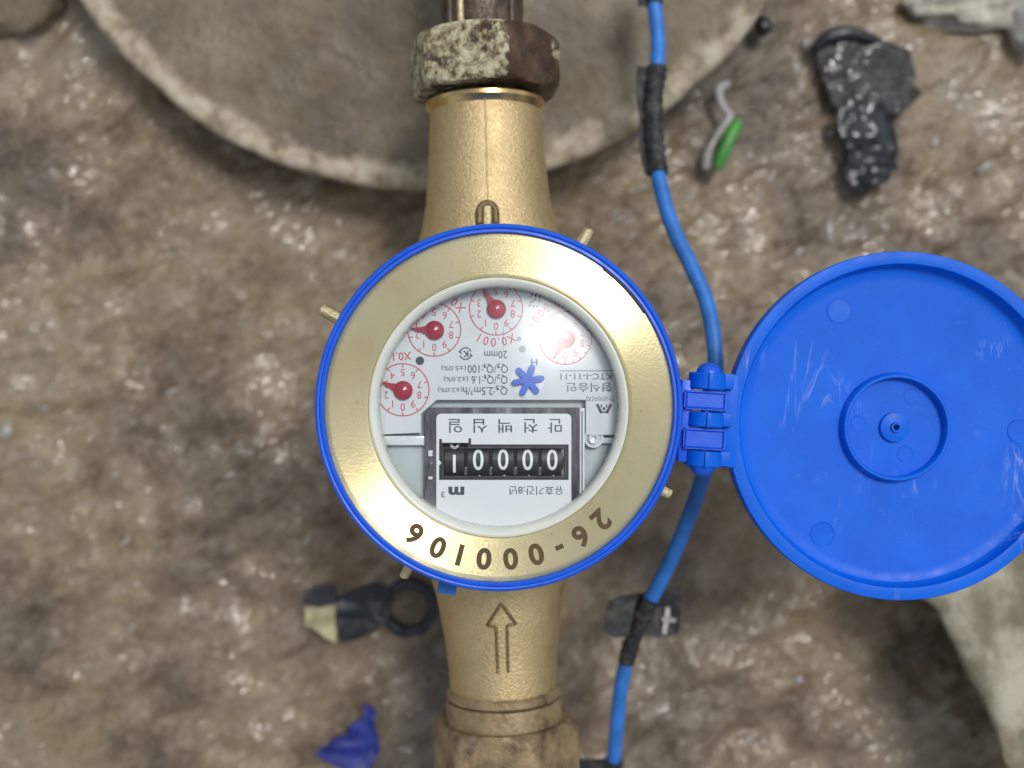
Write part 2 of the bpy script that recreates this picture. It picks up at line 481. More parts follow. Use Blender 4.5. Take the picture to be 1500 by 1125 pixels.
# cast body: drum with inlet and outlet pipes; the pipes lie on a slightly turned axis
drum = lathe([(.01, -14), (41, -14), (42.5, -16), (42.5, -30), (40, -44), (34, -58), (24, -68), (12, -73), (.01, -74)], C0, seg=96, closed=False)
pf = [(.01, t_of(160)), (16.5, t_of(160)), (16.9, t_of(163)), (17.2, t_of(190)), (17.9, t_of(240)), (19.0, t_of(300)), (20.8, t_of(340)), (24, t_of(390)), (28, t_of(460)), (28, t_of(740)), (23, t_of(810)), (19.8, t_of(862)), (18.2, t_of(905)), (17.0, t_of(945)), (16.4, t_of(980)), (16.2, t_of(1009)), (.01, t_of(1009))]
pipe = lathe(pf, A0, axd, seg=72, closed=False)
V, F = fixn(*join(drum, pipe))
body = obj('meter_body', V, F, M_cast, meter, 50)
def surf_pt(py, offx=0, lift=0):
    """point on top of the pipe at photo row py"""
    py = 562.5 + (py - 562.5) * sc(-29.5) / sc(AZ)
    t = t_of(py); r = np.interp(t, [p[1] for p in pf], [p[0] for p in pf])
    c = A0 + axd * t
    s = Vector((-axd.y, axd.x, 0)); s = s if s.x > 0 else -s
    a = math.asin(max(-1, min(1, offx / r)))
    return c + s * r * math.sin(a) + Vector((0, 0, 1)) * (r * math.cos(a) + lift)
# mould seam (fine raised line) and machined seat
seamp = [surf_pt(y, .3, .02) for y in range(142, 300, 6)]
obj('mould_seam', *tube(seamp, .28, 8), M_cast, body, 180)
fl = lathe([(16, -1.2), (17.4, -1.2), (18.2, -.6), (18.3, .6), (17.8, 1.2), (17.3, 1.9), (16.8, 2.6), (16, 2.6)], A0, axd, 96)
obj('machined_collar', *fixn(*fl), M_shiny, body, 30)
fl = lathe([(15, -1.5), (16.6, -1.5), (17.3, -.8), (17.3, 1.0), (16.6, 1.6), (15, 1.6)], A1, axd, 96)
obj('machined_collar', *fixn(*fl), M_tan, body, 30)
# seal loop on the pipe just above the collar
lp = [surf_pt(330, -2.3, .2), surf_pt(312, -2.3, .5), surf_pt(303, -1.5, .6), surf_pt(300, 0, .7), surf_pt(303, 1.5, .6), surf_pt(312, 2.3, .5), surf_pt(330, 2.3, .2)]
obj('seal_loop', *tube(spline(lp, 6), 1.15, 10), M_castdk, body, 180)  # darker brass paints in the dark of the recess round the lug
obj('seal_lug', *box(surf_pt(318, 0, .0), (2.6, 7, 1.6), 0, .6), M_raw, body, 180)
# flow arrow on the outlet pipe
def arrow_pt(px, py): return surf_pt(py, (px - (735 + (py - 885) * .02)) * sc(-30), -.08)
ar = [(746, 988), (745, 917), (758, 915), (737, 883), (716, 916), (729, 918), (731, 988)]
path = []
for a, b in zip(ar, ar[1:]):
    for k in range(8): path.append(arrow_pt(a[0] + (b[0] - a[0]) * k / 8, a[1] + (b[1] - a[1]) * k / 8))
path.append(arrow_pt(*ar[-1]))
obj('flow_arrow', *tube(path, .5, 8), M_castdk, body, 180)
# lugs round the body
for px, py, ang, L_, wd in ((484, 459, 151, 7.5, 4.3), (858, 346, 60, 6.5, 4.0), (595, 838, -119, 5.5, 3.2), (974, 721, -27, 5.5, 3.2)):
    bm = bmesh.new(); bmesh.ops.create_cone(bm, cap_ends=True, segments=10, radius1=wd / 2 * 1.05, radius2=wd / 2 * .85, depth=L_ + 8)
    bmesh.ops.bevel(bm, geom=bm.edges[:], offset=.35, segments=2, affect='EDGES')
    c = at(px, py, -19); a = math.radians(ang); dv = Vector((math.cos(a), math.sin(a), 0))
    bmesh.ops.transform(bm, matrix=Matrix.Translation(c - dv * 5) @ dv.to_track_quat('Z', 'Y').to_matrix().to_4x4(), verts=bm.verts)
    for v in bm.verts: v.co += Vector((1, 1, 1)) * .5 * noise.noise(v.co * .6)
    obj('lug', *bmdata(bm), M_raw, meter, 50)
# blue collar
V, F = lathe([(46.6, -17), (47.4, -16), (48.15, -14), (48.2, -1.3), (47.9, -.5), (47.3, -.1), (46.95, -.2), (46.75, -.75), (46.55, -.75), (46.45, -.35), (46.0, -.3), (45.78, -.55), (45.7, -6), (45.7, -17)], C0, seg=160)
collar = obj('collar', *fixn(V, F), M_blue, meter, 35)
for px, py in ((655, 862),):
    obj('collar_tab', *box(at(px, py, -16), (5.2, 3, 2), math.radians(-8), .4), M_hose, meter, 40)
# black strip drawn for the shade in the collar slot, upper right
sl = []
for i in range(25):
    a = math.radians(33 + 20 * i / 24)
    sl.append(C0 + Vector((45.55 * math.cos(a), 45.55 * math.sin(a), -1.0)))
obj('slot_shade_strip', *tube(sl, .33, 8), M_black, collar, 180)
# brass retaining ring
BT = -1.1
V, F = lathe([(45.68, -8), (45.68, -1.5), (45.3, -1.35), (44.8, -1.2), (44.35, BT), (43.5, BT - .02), (35.0, BT - .55), (34.5, BT - .8), (34.25, BT - 1.3), (34.2, -6), (34.2, -8)], C0, seg=200)
ring = obj('retaining_ring', *fixn(V, F), M_brass, meter, 9)
for ch, px, py in (('2', 880.7, 762), ('6', 851, 786), ('-', 819.5, 801.5), ('0', 785.5, 812), ('0', 748, 818.6), ('0', 709, 818.6), ('1', 673.5, 813), ('0', 641.5, 802), ('6', 607, 782.5)):
    ang = math.degrees(math.atan2(-(py - 597), px - 730.5)) + 90
    Vt, Ft, W, H = txt_mesh(ch, .036)
    k = 30.5 * PX / (.73 if ch != '-' else .73)
    z = BT - .23
    c = at(px, py, z); Rm = Matrix.Rotation(math.radians(180 + ang), 3, 'Z')
    kx = k * (1.04 if ch != '-' else .95)
    pts = [c + Rm @ Vector((v.x * kx, v.y * k, .0)) for v in Vt]
    for p in pts:
        rad_ = (Vector((p.x, p.y, 0)) - Vector((C0.x, C0.y, 0))).length
        p.z = BT - .02 - .53 * (43.5 - rad_) / 8.5 + .05
    obj('serial_character', pts, Ft, M_engr, ring, None)
# gasket and glass
DCN = at(731, 596, 0)
V, F = lathe([(34.15, -2.2), (33.8, -2.0), (33.3, -2.05), (32.6, -2.5), (32.0, -3.2), (31.95, -4.0), (31.95, -9), (34.15, -9)], C0, seg=160)
gask = obj('gasket', *fixn(V, F), M_gask, meter, 60)
GR = 150.0
pr = []
for i in range(25):
    r = 31.95 * i / 24; pr.append((max(r, .01), -2.2 - (GR - math.sqrt(GR * GR - r * r))))
for i in range(24, -1, -1):
    r = 31.95 * i / 24; pr.append((max(r, .01), -4.2 - (GR - math.sqrt(GR * GR - r * r))))
V, F = lathe(pr, C0, seg=128, closed=False)
gl = obj('glass', *fixn(V, F), M_glass, meter, 40)

# ------------------------------------------------------------------ dial
Z0 = -13.0; Z1 = -10.0; ZP = Z1 + .04
cx, cy = 729, 595
base = obj('dial', *curve_mesh([pxl(circ(cx, cy, 190, 96), Z0), pxl([(645, 646), (832, 646), (832, 703), (645, 703)], Z0)], Z0, .5), M_dial2, meter, 30)
up = arc(cx, cy, 189, 181, 2 - 14, 72)
up = [p for p in up]
top = arc(cx, cy, 188, 193, -13, 64)          # from left-low over the top to right-low
top = [(x, y) for x, y in top]
lower = [(858, 637), (858, 586), (640, 586), (617, 606), (617, 634)]
obj('printed_face', *curve_mesh([pxl(top + lower, Z1)], Z1, .9, .15), M_dial, base, 30)
obj('ledge', *box(at(588, 645, Z0 + 1.5), (13, 2.6, 2.6), 0, .4), M_clearw, base, 40)
obj('ledge', *box(at(897, 645, Z0 + 1.2), (7, 1.6, 2.2), 0, .4), M_clearw, base, 40)
V, F = fixn(*lathe([(.01, -1.0), (.7, -.9), (.8, 0), (1.3, .1), (1.45, -.3), (1.5, -1.6), (1.9, -1.6), (2.1, -1.0), (2.6, -1.0), (2.75, -1.5), (2.75, -3), (.01, -3)], at(870, 642, Z1 + .6), seg=40, closed=False))
obj('screw_post', V, F, M_clearw, base, 40)
# small feature dots
obj('printed_dot', *curve_mesh([pxl(circ(615, 528.5, 6.3, 32), ZP)], ZP, 0), M_ink, base, None)
for px, py, r in ((760, 496.5, 3.6), (765, 511.5, 5.0)):
    obj('printed_dot', *curve_mesh([pxl(circ(px, py, r, 32), ZP)], ZP, 0), plain('grey_dot', (.30, .35, .42), .5, bdist=0), base, None)

def subdial(px, py, R_, pang, faded=False, subt=False):
    mt = M_red
    parts = [annulus(px, py, R_ - 1.0, R_ + .6, ZP)]
    lines = []
    for i in range(10):
        a = math.radians(-90 + 36 * -i)
        c, s = math.cos(a), -math.sin(a)
        lines.append(((px + c * (R_ - 6), py + s * (R_ - 6)), (px + c * (R_ - .6), py + s * (R_ - .6))))
        if subt:
            a2 = a + math.radians(18); c, s = math.cos(a2), -math.sin(a2)
            lines.append(((px + c * (R_ - 4), py + s * (R_ - 4)), (px + c * (R_ - .6), py + s * (R_ - .6))))
    parts.append(strokes(lines, 1.5, ZP))
    sdl = obj('small_dial', *join(*parts), mt, base, None)
    nm = []
    for i in range(10):
        a = math.radians(-90 - 36 * i)
        x, y = px + math.cos(a) * (R_ - 13), py - math.sin(a) * (R_ - 13)
        Vt, Ft, W, H = txt_mesh(str(i), 0)
        k = 11 * sc(ZP) / .7; c = at(x, y, ZP)
        nm.append(([c + Vector((-v.x * k * .92, -v.y * k, 0)) for v in Vt], Ft))
    obj('dial_numerals', *join(*nm), mt, base, None)
    # pointer: domed hub with tapering needle
    c = at(px + .7, py + 1, Z1); u = Vector((math.cos(math.radians(pang)), math.sin(math.radians(pang)), 0)); n_ = Vector((-u.y, u.x, 0))
    hub = lathe([(.01, 1.75), (.9, 1.62), (1.7, 1.3), (2.35, .95), (2.6, .65), (2.6, .3), (.01, .3)], c, seg=40, closed=False)
    r = 34.5 * sc(Z1)
    nd = []
    for z in (.45, .95): nd += [c + u * 1.5 + n_ * 1.35 + Vector((0, 0, z)), c + u * 3.6 + n_ * .65 + Vector((0, 0, z)), c + u * r + n_ * .12 + Vector((0, 0, z)), c + u * r - n_ * .12 + Vector((0, 0, z)), c + u * 3.6 - n_ * .65 + Vector((0, 0, z)), c + u * 1.5 - n_ * 1.35 + Vector((0, 0, z))]
    nf = [[6, 7, 8, 9, 10, 11], [5, 4, 3, 2, 1, 0]] + [[i, (i + 1) % 6, (i + 1) % 6 + 6, i + 6] for i in range(6)]
    obj('pointer', *fixn(*join(hub, (nd, nf))), M_ptr, base, 40)
subdial(590, 571, 38.5, 158)
subdial(636, 483, 39, 176)
subdial(726.5, 452, 39, 124)
subdial(828, 495, 39, -121, subt=True)
T = lambda *a, **k: text(*a, **k)
T('X0.1', 589, 522, ZP, M_red, base, h=12, wd=27, rot=4, bold=.01)
# curved multiplier captions
def arc_text(s, cx_, cy_, r, a0, step, h, mat):
    a = a0; pw_ = None
    for ch in s:
        wch = .45 if ch == '.' else 1.0
        if pw_: a += step * (wch + pw_) / 2
        pw_ = wch
        Vt, Ft, W, H = txt_mesh(ch, .004); k = h * sc(ZP) / .72
        x = cx_ + r * math.cos(math.radians(a)); y = cy_ - r * math.sin(math.radians(a)); c = at(x, y, ZP)
        rot = Matrix.Rotation(math.radians(a + (90 if step > 0 else -90)), 3, 'Z')
        off = -.28 if ch == '.' else 0
        obj('printed_text', [c + rot @ Vector((v.x * k * .9, (v.y + off) * k, 0)) for v in Vt], Ft, mat, base, None)
arc_text('X0.01', 636, 483, 50, 40, 13.8, 13, M_red)
arc_text('X0.001', 726.5, 452, 49.5, 297.5, -13, 13, M_red)
arc_text('X0.0001', 828, 495, 51, 91, 12.6, 13, M_red)
T('20mm', 726, 519.5, ZP, M_ink, base, h=11, wd=34)
obj('printed_mark', *join(annulus(682, 518, 7.6, 9.4, ZP, 20, 160, 24), annulus(682, 518, 7.6, 9.4, ZP, 200, 340, 24), strokes([((672, 514), (676, 518)), ((692, 522), (688, 518))], 2, ZP)), M_ink, base, None)
T('K', 682, 518.5, ZP, M_ink, base, h=9.5, bold=.03)
T('Q\u2083/Q\u2081:100', 714.5, 539.5, ZP, M_ink, base, h=14, wd=59)
T('(\u00b15.0%)', 664.5, 538.5, ZP, M_ink, base, h=8.5, wd=36)
T('Q\u2082/Q\u2081:1.6', 717, 555.5, ZP, M_ink, base, h=14, wd=53)
T('(\u00b12.0%)', 668, 554.5, ZP, M_ink, base, h=8.5, wd=36)
T('Q\u2083:2.5m\u00b3/h', 711, 571.5, ZP, M_ink, base, h=14, wd=65)
T('(\u00b12.0%)', 659.5, 570.5, ZP, M_ink, base, h=8.5, wd=36)
T('H', 782.5, 530.5, ZP, M_ink, base, h=9.5, wd=9.5)
T('KTC-I-11-11', 858.5, 551.5, ZP, M_ink, base, h=9, wd=75)
obj('printed_line', *strokes([((820, 543.2), (897, 543.2))], 1.1, ZP), M_ink, base, None)
T('\ud615\uc2dd\uc2b9\uc778', 863.5, 567.5, ZP, M_ink, base, h=13.5, wd=66)
T('\ud55c\uad6d\uc544\uc774\uce58', 880, 584, ZP, M_ink, base, h=8, wd=41)
obj('maker_logo', *join(strokes([((874.5, 592), (881, 605)), ((895, 592), (888.5, 605))], 4.2, ZP), strokes([((881, 592.5), (881, 597)), ((888.5, 592.5), (888.5, 597)), ((880, 603.8), (890, 603.8))], 2.2, ZP), annulus(884.8, 598.5, 0.01, 2.3, ZP, n=20)), M_ink, base, None)
obj('certification_mark', *join(annulus(774, 430, 4.6, 6.4, ZP, -80, 80, 20), annulus(774, 433, 9.8, 11.8, ZP, -80, 60, 20), strokes([((790.5, 429), (790.5, 443)), ((786, 424), (790.5, 430))], 2.0, ZP), strokes([((776, 446), (776, 449.5)), ((781.5, 447), (781.5, 450.5)), ((787, 447), (787, 450.5))], 2.4, ZP)), M_ink, base, None)
obj('centre_line', *strokes([((737.5, 478), (737.5, 512))], .9, ZP), plain('grey_line', (.3, .34, .38), .5, bdist=0), base, None)
# star wheel in its round recess
obj('wheel_recess', *join(annulus(773, 557, 0.01, 24, ZP - .02)), plain('recess_white', (.74, .76, .78), .35, bdist=0), base, None)
sw = []
outl = []
for i, a in enumerate((8, 72, 133, 190, 247, 308)):
    nxt = (8, 72, 133, 190, 247, 308)[(i + 1) % 6] + (360 if i == 5 else 0)
    ar_ = math.radians(a); ux, uy = math.cos(ar_), -math.sin(ar_); nx_, ny_ = -uy, ux
    tipc = 19.5; hw = 4.6
    for q in range(7):
        b = math.radians(a - 90 + 180 * q / 6)
        outl.append((773.5 + ux * tipc + math.cos(b) * hw, 557 + uy * tipc - math.sin(b) * hw))
    m_ = math.radians((a + nxt) / 2); outl.append((773.5 + math.cos(m_) * 9, 557 - math.sin(m_) * 9))
star = obj('star_wheel', *curve_mesh([pxl(outl, Z1 + 1)], Z1 + 1.4, 1.0, .18), M_star, base, 40)

# counter: smoked housing, white plate with window, five number drums
def lowarc(x0, x1, r, n=14): return [(x1 + (x0 - x1) * i / n, cy + math.sqrt(max(0, r * r - (x1 + (x0 - x1) * i / n - cx) ** 2))) for i in range(n + 1)]
hz = Z1 + .75
win = [(645, 645), (832, 645), (832, 702), (645, 702)]
ho = [(622, 604), (629, 597), (848, 597), (850, 600)] + lowarc(622, 850, 189)
obj('counter_housing', *curve_mesh([pxl(ho, hz), pxl(win, hz)], hz, 2.6, .2), M_smoke, base, 40)
obj('housing_edge', *curve_mesh([pxl([(849, 598), (856.5, 598), (856.5, 730), (849, 738)], hz)], hz + .3, 2.4, .25), M_clearw, base, 40)
obj('housing_edge', *curve_mesh([pxl([(851.8, 603), (853.4, 603), (853.4, 722), (851.8, 724)], hz + .4)], hz + .34, .02), M_ink, base, None)
for q in range(3):
    obj('housing_notch', *box(at(630.5, (664, 684, 700)[q], hz + .4), (1.2, (1.6, 2.6, .8)[q], 1.0), 0, .2), (M_clearw, M_bez, M_clearw)[q], base, 40)
zp = hz + .55
pl = arc(646, 613, 7, 180, 90, 6) + arc(830, 613, 7, 90, 0, 6) + lowarc(639, 837, 187)
plo = obj('counter_plate', *curve_mesh([pxl(pl, zp), pxl([(648.5, 649), (686, 649), (686, 656), (828, 656), (828, 698), (648.5, 698)], zp)], zp, .5, .08), M_plate, base, 40)
zb = zp + .03
bl = [(643.3, 703), (833, 703), (833, 651), (690, 651), (690, 642), (686.3, 642), (686.3, 648.5), (647.4, 648.5), (647.4, 643), (643.3, 643), (643.3, 674), (646.6, 678), (643.3, 682)]
obj('window_border', *curve_mesh([pxl(bl, zb), pxl([(648.8, 649.3), (685.5, 649.3), (685.5, 656), (828, 656), (828, 698), (648.8, 698)], zb)], zb, 0), M_black, base, None)
fr = [([(648.3, 655.4), (828.6, 655.4), (828.6, 698.6), (648.3, 698.6)]), ([(649.5, 656.6), (827.4, 656.6), (827.4, 697.4), (649.5, 697.4)])]
obj('window_frame', *curve_mesh([pxl(fr[0], zb), pxl(fr[1], zb)], zb + .12, .3), M_bez, base, None)
DR = 6.6; dtop = zp - .55; dz = dtop - DR
def drum_at(px, w_): 
    c = at(px, 677, dtop)
    return c, w_ * sc(dtop)
for i, px in enumerate((665.5, 700.5, 737, 773, 809)):
    c, w_ = drum_at(px, 33.2 if i else 31)
    cen = Vector((c.x, c.y, dz))
    V, F = lathe([(.01, -w_ / 2), (DR - .25, -w_ / 2), (DR, -w_ / 2 + .25), (DR, w_ / 2 - .25), (DR - .25, w_ / 2), (.01, w_ / 2)], cen, (1, 0, 0), 64, closed=False)
    dr = obj('number_drum', *fixn(V, F), M_black, base, 40)
    cur = ('1', '0', '0', '0', '0')[i]
    yc = (679.5, 673.5, 673, 673.5, 673.5)[i]
    dig = []
    for ch, dy in ((cur, 0), ('0' if i == 0 else '9', -35.5), ('2' if i == 0 else '9', 39)):
        Vt, Ft, W, H = txt_mesh(ch, .012)
        kx = 15.5 * sc(dtop) / W if ch != '1' else 17 * sc(dtop) / .5
        ky = (31.5 if i else 27) * sc(dtop) / H
        # subdivide long faces is unnecessary: glyph outlines already carry many vertices
        base_y = (677 - yc - dy * 1.0) * sc(dtop)
        bm = bmesh.new(); vs = [bm.verts.new((-v.x * kx, -v.y * ky, 0)) for v in Vt]
        for f in Ft:
            try: bm.faces.new([vs[k] for k in f])
            except ValueError: pass
        for yy in np.linspace(-3, 3, 13):
            bmesh.ops.bisect_plane(bm, geom=bm.verts[:] + bm.edges[:] + bm.faces[:], plane_co=(0, yy, 0), plane_no=(0, 1, 0))
        Vd, Fd = bmdata(bm)
        W3 = []
        for v in Vd:
            a = (v.y + base_y) / DR
            W3.append(Vector((cen.x + v.x, cen.y + math.sin(a) * (DR + .04), cen.z + math.cos(a) * (DR + .04))))
        dig.append((W3, Fd))
    obj('digit', *join(*dig), M_wht, base, None)
    if i:
        c2 = at(px - 18.3, 690, dtop)
        obj('carry_pinion', *box((c2.x, c2.y, dtop - .6), (.9, 2.2, 1.6), 0, .2), M_bez, base, 30)
c2 = at(822.5, 677, dtop)
obj('drum_end', *box((at(824.5, 677, dtop).x, c2.y, dtop - 1.2), (.9, 7.5, 1.8), 0, .3), plain('smoky_grey', (.20, .19, .20), .3, bdist=0), base, 40)
# cavity floor
obj('counter_cavity', *box((at(738, 677, dz).x, at(738, 677, dz).y, dz - DR - 1), (44, 22, 1), 0, .2), M_black, base, 30)
for s, px in zip('\uc77c\uc2ed\ubc31\ucc9c\ub9cc', (667, 703.5, 740, 777.5, 813)):
    T(s, px, 624, zp + .03, M_ink, base, h=20.5, wd=20)
T('m', 668.5, 719, zp + .03, M_ink, base, h=12.5, wd=23.5, bold=.05)
T('3', 649, 724.5, zp + .03, M_ink, base, h=8.5, wd=5.5)
T('\uc720\ud6a8\uae30\uac04:8\ub144', 785.5, 718.5, zp + .03, M_ink, base, h=13, wd=79)

# ------------------------------------------------------------------ hinge and open cover
CZ = -9.5; CC = at(1321, 624, CZ); k = sc(CZ)
HA = at(1038, 541, -8); HB = at(1029, 689, -8); hax = (HB - HA).normalized(); ha = math.atan2(hax.y, hax.x)
def hp(px, py, z=-8): return at(px, py, z)
# bracket on the collar
obj('hinge_mount', *box(hp(1001, 616, -11.5), (3.2, 22, 8), math.radians(-3), .5), M_blue, collar, 40)
def hblock(px, py, w_, h_):
    rot = math.radians(-3.5); c = hp(px, py, -6.6)
    bm = bmesh.new(); bmesh.ops.create_cube(bm, size=1)
    bmesh.ops.transform(bm, matrix=Matrix.Diagonal((w_, h_, 8, 1)), verts=bm.verts)
    bmesh.ops.bevel(bm, geom=bm.edges[:], offset=.45, segments=2, affect='EDGES')
    tf = max(bm.faces, key=lambda f: f.calc_center_median().z * 10 + f.calc_area())
    bmesh.ops.inset_individual(bm, faces=[tf], thickness=.55)
    for v in tf.verts: v.co.z -= .55
    bmesh.ops.transform(bm, matrix=Matrix.Translation(Vector((c.x, c.y, -9.2))) @ Matrix.Rotation(rot, 4, 'Z'), verts=bm.verts)
    return bmdata(bm)
M_hinge = M_blue
obj('hinge_block', *hblock(1032.5, 586.5, 11.2, 5.1), M_blue, collar, 40)
obj('hinge_block', *hblock(1031, 643, 11.2, 5.6), M_blue, collar, 40)
cover = None
# cover: shallow dish, rim up
rr = lambda r: r * k
prof = [(.01, -4.6), (rr(40), -4.6), (rr(172), -4.6), (rr(176), -4.52), (rr(216), -4.45), (rr(226), -4.25), (rr(232), -3.8), (rr(235), -3.0), (rr(236.2), -2.2), (rr(237), -1.6), (rr(237.3), -.35), (rr(238.2), -.05), (rr(239.4), 0), (rr(248), .05), (rr(254.6), 0), (rr(255.7), -.25), (rr(256.3), -1.0), (rr(255.5), -6), (rr(253), -7.4), (rr(249), -8.0), (.01, -8.3)]
V, F = fixn(*lathe(prof, CC, seg=200, closed=False))
cover = obj('cover', V, F, M_cover, meter, 22)
FZ = CZ - 4.6; kf = sc(FZ)
RC = at(1311, 626, FZ + 1)
V, F = fixn(*lathe([(rr(82), -.3), (rr(80.5), 1.2), (rr(79), 2.6), (rr(77.5), 2.95), (rr(74.5), 2.95), (rr(73), 2.6), (rr(72), .2), (rr(71), -1.0), (rr(82), -1.0)], RC - Vector((0, 0, 1)), seg=120))
obj('boss_ring', V, F, M_cover, cover, 40)
V, F = fixn(*lathe([(rr(3.6), -.5), (rr(3.9), 1.9), (rr(5), 2.3), (rr(7), 2.3), (rr(8), 1.5), (rr(19.5), 1.3), (rr(21.5), 1.2), (rr(22.5), -.2), (rr(22.5), -.8), (rr(3.6), -.8)], RC - Vector((0, 0, 1)), seg=64))
obj('centre_boss', V, F, M_cover, cover, 18)
obj('boss_hole', *curve_mesh([pxl(circ(1311, 626, 4.2, 24), FZ)], FZ + .15, .1), M_black, cover, None)
for px, py, r, zz in ((1230, 455, 18, .19), (1205, 782, 17.5, .19), (1494, 632, 18, .12)):
    V, F = fixn(*lathe([(.01, .0), (rr(r - 2), .0), (rr(r - 1.5), .0), (rr(r - .6), .10), (rr(r + .3), .10), (rr(r + 1), -.1), (.01, -.8)], at(px, py, FZ + zz), seg=48, closed=False))
    obj('ejector_mark', V, F, M_cover, cover, 30)
for px, py, r in ((1257, 620, 11), (1335, 580, 11), (1326, 665, 12)):
    V, F = fixn(*lathe([(.01, .05), (rr(r - .8), .05), (rr(r), .11), (rr(r + .4), -.1), (.01, -.3)], at(px, py, FZ), seg=36, closed=False))
    obj('ejector_mark', V, F, M_cover, cover, None)
# hinge leaf on the cover and three knuckles
obj('hinge_leaf', *box(at(1069, 617, -10.5), (3.8, 25, 3.2), math.radians(-2), .5), M_cover, cover, 40)
def knuckle(px, py, length):
    c = hp(px, py, -9); r = 5.0
    pr_ = [(.01, -length / 2), (r - .4, -length / 2), (r, -length / 2 + .4), (r, length / 2 - .4), (r - .4, length / 2), (.01, length / 2)]
    cyl = lathe(pr_, c, hax, 40, closed=False)
    fin = box((c.x, c.y, c.z + 4.9), (1.1, length * .96, 1.6), ha + math.pi / 2, .25)
    arm = box((c.x + 4.2, c.y, c.z), (5.5, length * .92, 4), ha + math.pi / 2, .4)
    return fixn(*join(cyl, fin, arm))
for px, py, ln_ in ((1036, 558.5, 4.5), (1033, 614.5, 4.0), (1030, 671.5, 4.3)):
    obj('hinge_knuckle', *knuckle(px, py, ln_), M_cover, cover, 40)
pinp = lathe([(.01, -14.6), (1.2, -14.6), (1.4, 0), (1.2, 14.6), (.01, 14.6)], (hp(1037, 545) + hp(1029, 686)) / 2, hax, 20, closed=False)
obj('hinge_pin', *fixn(*pinp), M_blue, collar, 40)
for (px, py), sg in (((1038.5, 548), -1), ((1029, 681), 1)):
    pr_ = [(3.5 * math.cos(t), sg * (3.1 * math.sin(t) + .0)) for t in np.linspace(0, math.pi / 2 - .02, 9)]
    V, F = lathe([(3.5, -sg * .6)] + pr_ + [(.01, -sg * .6)], hp(px, py, -8), hax, 32, closed=False)
    obj('pin_head', *fixn(V, F), M_blue, collar, 60)

# ------------------------------------------------------------------ pipe couplings
def hexnut(c, ax, R_, L_, a0, mat, parent, cham=1.6):
    """hexagonal nut along ax centred at c; a0 = angle of a corner from straight up (towards +x)"""
    a = Vector(ax).normalized(); u = Vector((0, 0, 1)); s = Vector((-a.y, a.x, 0)); s = s if s.x > 0 else -s
    V = []; F = []; N = 72; prof = []
    def rad(th, lim):
        d = (math.degrees(th) - a0) % 60 - 30
        r = R_ * math.cos(math.pi / 6) / math.cos(math.radians(d))
        return min(r, lim)
    st = [(-L_ / 2, .62), (-L_ / 2, .86), (-L_ / 2 + .5, .885), (-L_ / 2 + cham, .95), (-L_ / 2 + cham * 2, 1.0), (0, 1), (L_ / 2 - cham * 2, 1.0), (L_ / 2 - cham, .955), (L_ / 2 - .5, .90), (L_ / 2, .87), (L_ / 2, .62)]
    for t, lim in st:
        for i in range(N):
            th = 2 * math.pi * i / N
            r = rad(th, R_ * lim)
            p = c + a * t + (u * math.cos(th) + s * math.sin(th)) * r
            p += (p - c - a * t).normalized() * .35 * noise.noise(p * .25)
            V.append(p)
    n = len(st)
    for j in range(n - 1):
        for i in range(N):
            q = (i + 1) % N; F.append([j * N + i, j * N + q, (j + 1) * N + q, (j + 1) * N + i])
    return obj('nut', *fixn(V, F), mat, parent, 32)
up_c = thing('pipe_coupling', A0 - axd * 12, 'dark corroded bronze coupling nut crusted with pale green on the upper pipe end', 'pipe coupling')
hexnut(A0 - axd * 11.3, axd, 24.0, 17, 16, M_nut, up_c)
tp = lathe([(.01, 0), (10.5, 0), (12.4, 1), (12.6, 6), (12.2, 8), (12.6, 10), (12.6, 60), (.01, 60)], A0 - axd * 18, -axd, 48, closed=False)
obj('tailpiece', *fixn(*tp), M_brown, up_c, 40)
for off, mt in ((-6.2, M_raw), (-9.5, M_brown), (8.8, M_brown)):
    p0 = A0 - axd * 19.5; s = Vector((1, 0, 0)); h = math.sqrt(12.6 ** 2 - off ** 2)
    q = p0 + s * off + Vector((0, 0, h))
    obj('spline_rib', *tube([q, q - axd * 30], 1.1, 8), mt, up_c, 60)
lo_c = thing('pipe_coupling', A1 + axd * 12, 'dirty tan brass coupling nut on the lower pipe end below the flow arrow', 'pipe coupling')
hexnut(A1 + axd * 19 , axd, 23, 22, 22, M_tan, lo_c)
tp = lathe([(.01, 0), (14, 0), (17.2, .5), (17.6, 2), (17.6, 10), (.01, 10)], A1 + axd * 1.5, axd, 64, closed=False)
obj('threaded_sleeve', *fixn(*tp), M_tan, lo_c, 40)
tp = lathe([(.01, 0), (12, 0), (12, 60), (.01, 60)], A1 + axd * 30, axd, 48, closed=False)
obj('tailpiece', *fixn(*tp), M_tan, lo_c, 40)

# ------------------------------------------------------------------ blue hose with tape
hose_t = thing('blue_hose', at(1000, 400, -60), 'thin blue plastic hose patched with black tape, running behind the hinge', 'hose')
hpts = [(955, -60, -78), (958, 0, -76), (964, 60, -74), (962, 100, -72), (956, 150, -70), (958, 210, -68), (967, 270, -64), (984, 330, -60), (1010, 385, -56), (1034, 440, -52), (1046, 500, -48), (1048, 560, -46), (1043, 630, -46), (1032, 690, -48), (1012, 750, -52), (990, 805, -58), (968, 850, -64), (950, 885, -68), (930, 930, -72), (916, 975, -76), (908, 1020, -80), (903, 1070, -84), (899, 1120, -88), (896, 1190, -92)]
P3 = [at(*p) for p in hpts]
hpath = spline([tuple(p) for p in P3], 8)
obj('tube', *tube(hpath, lambda t: 2.42, 24), M_hose, hose_t, 180)
def seg_between(y0, y1): return [p for p in hpath if (562.5 - p.y / sc(p.z)) >= y0 and (562.5 - p.y / sc(p.z)) <= y1]
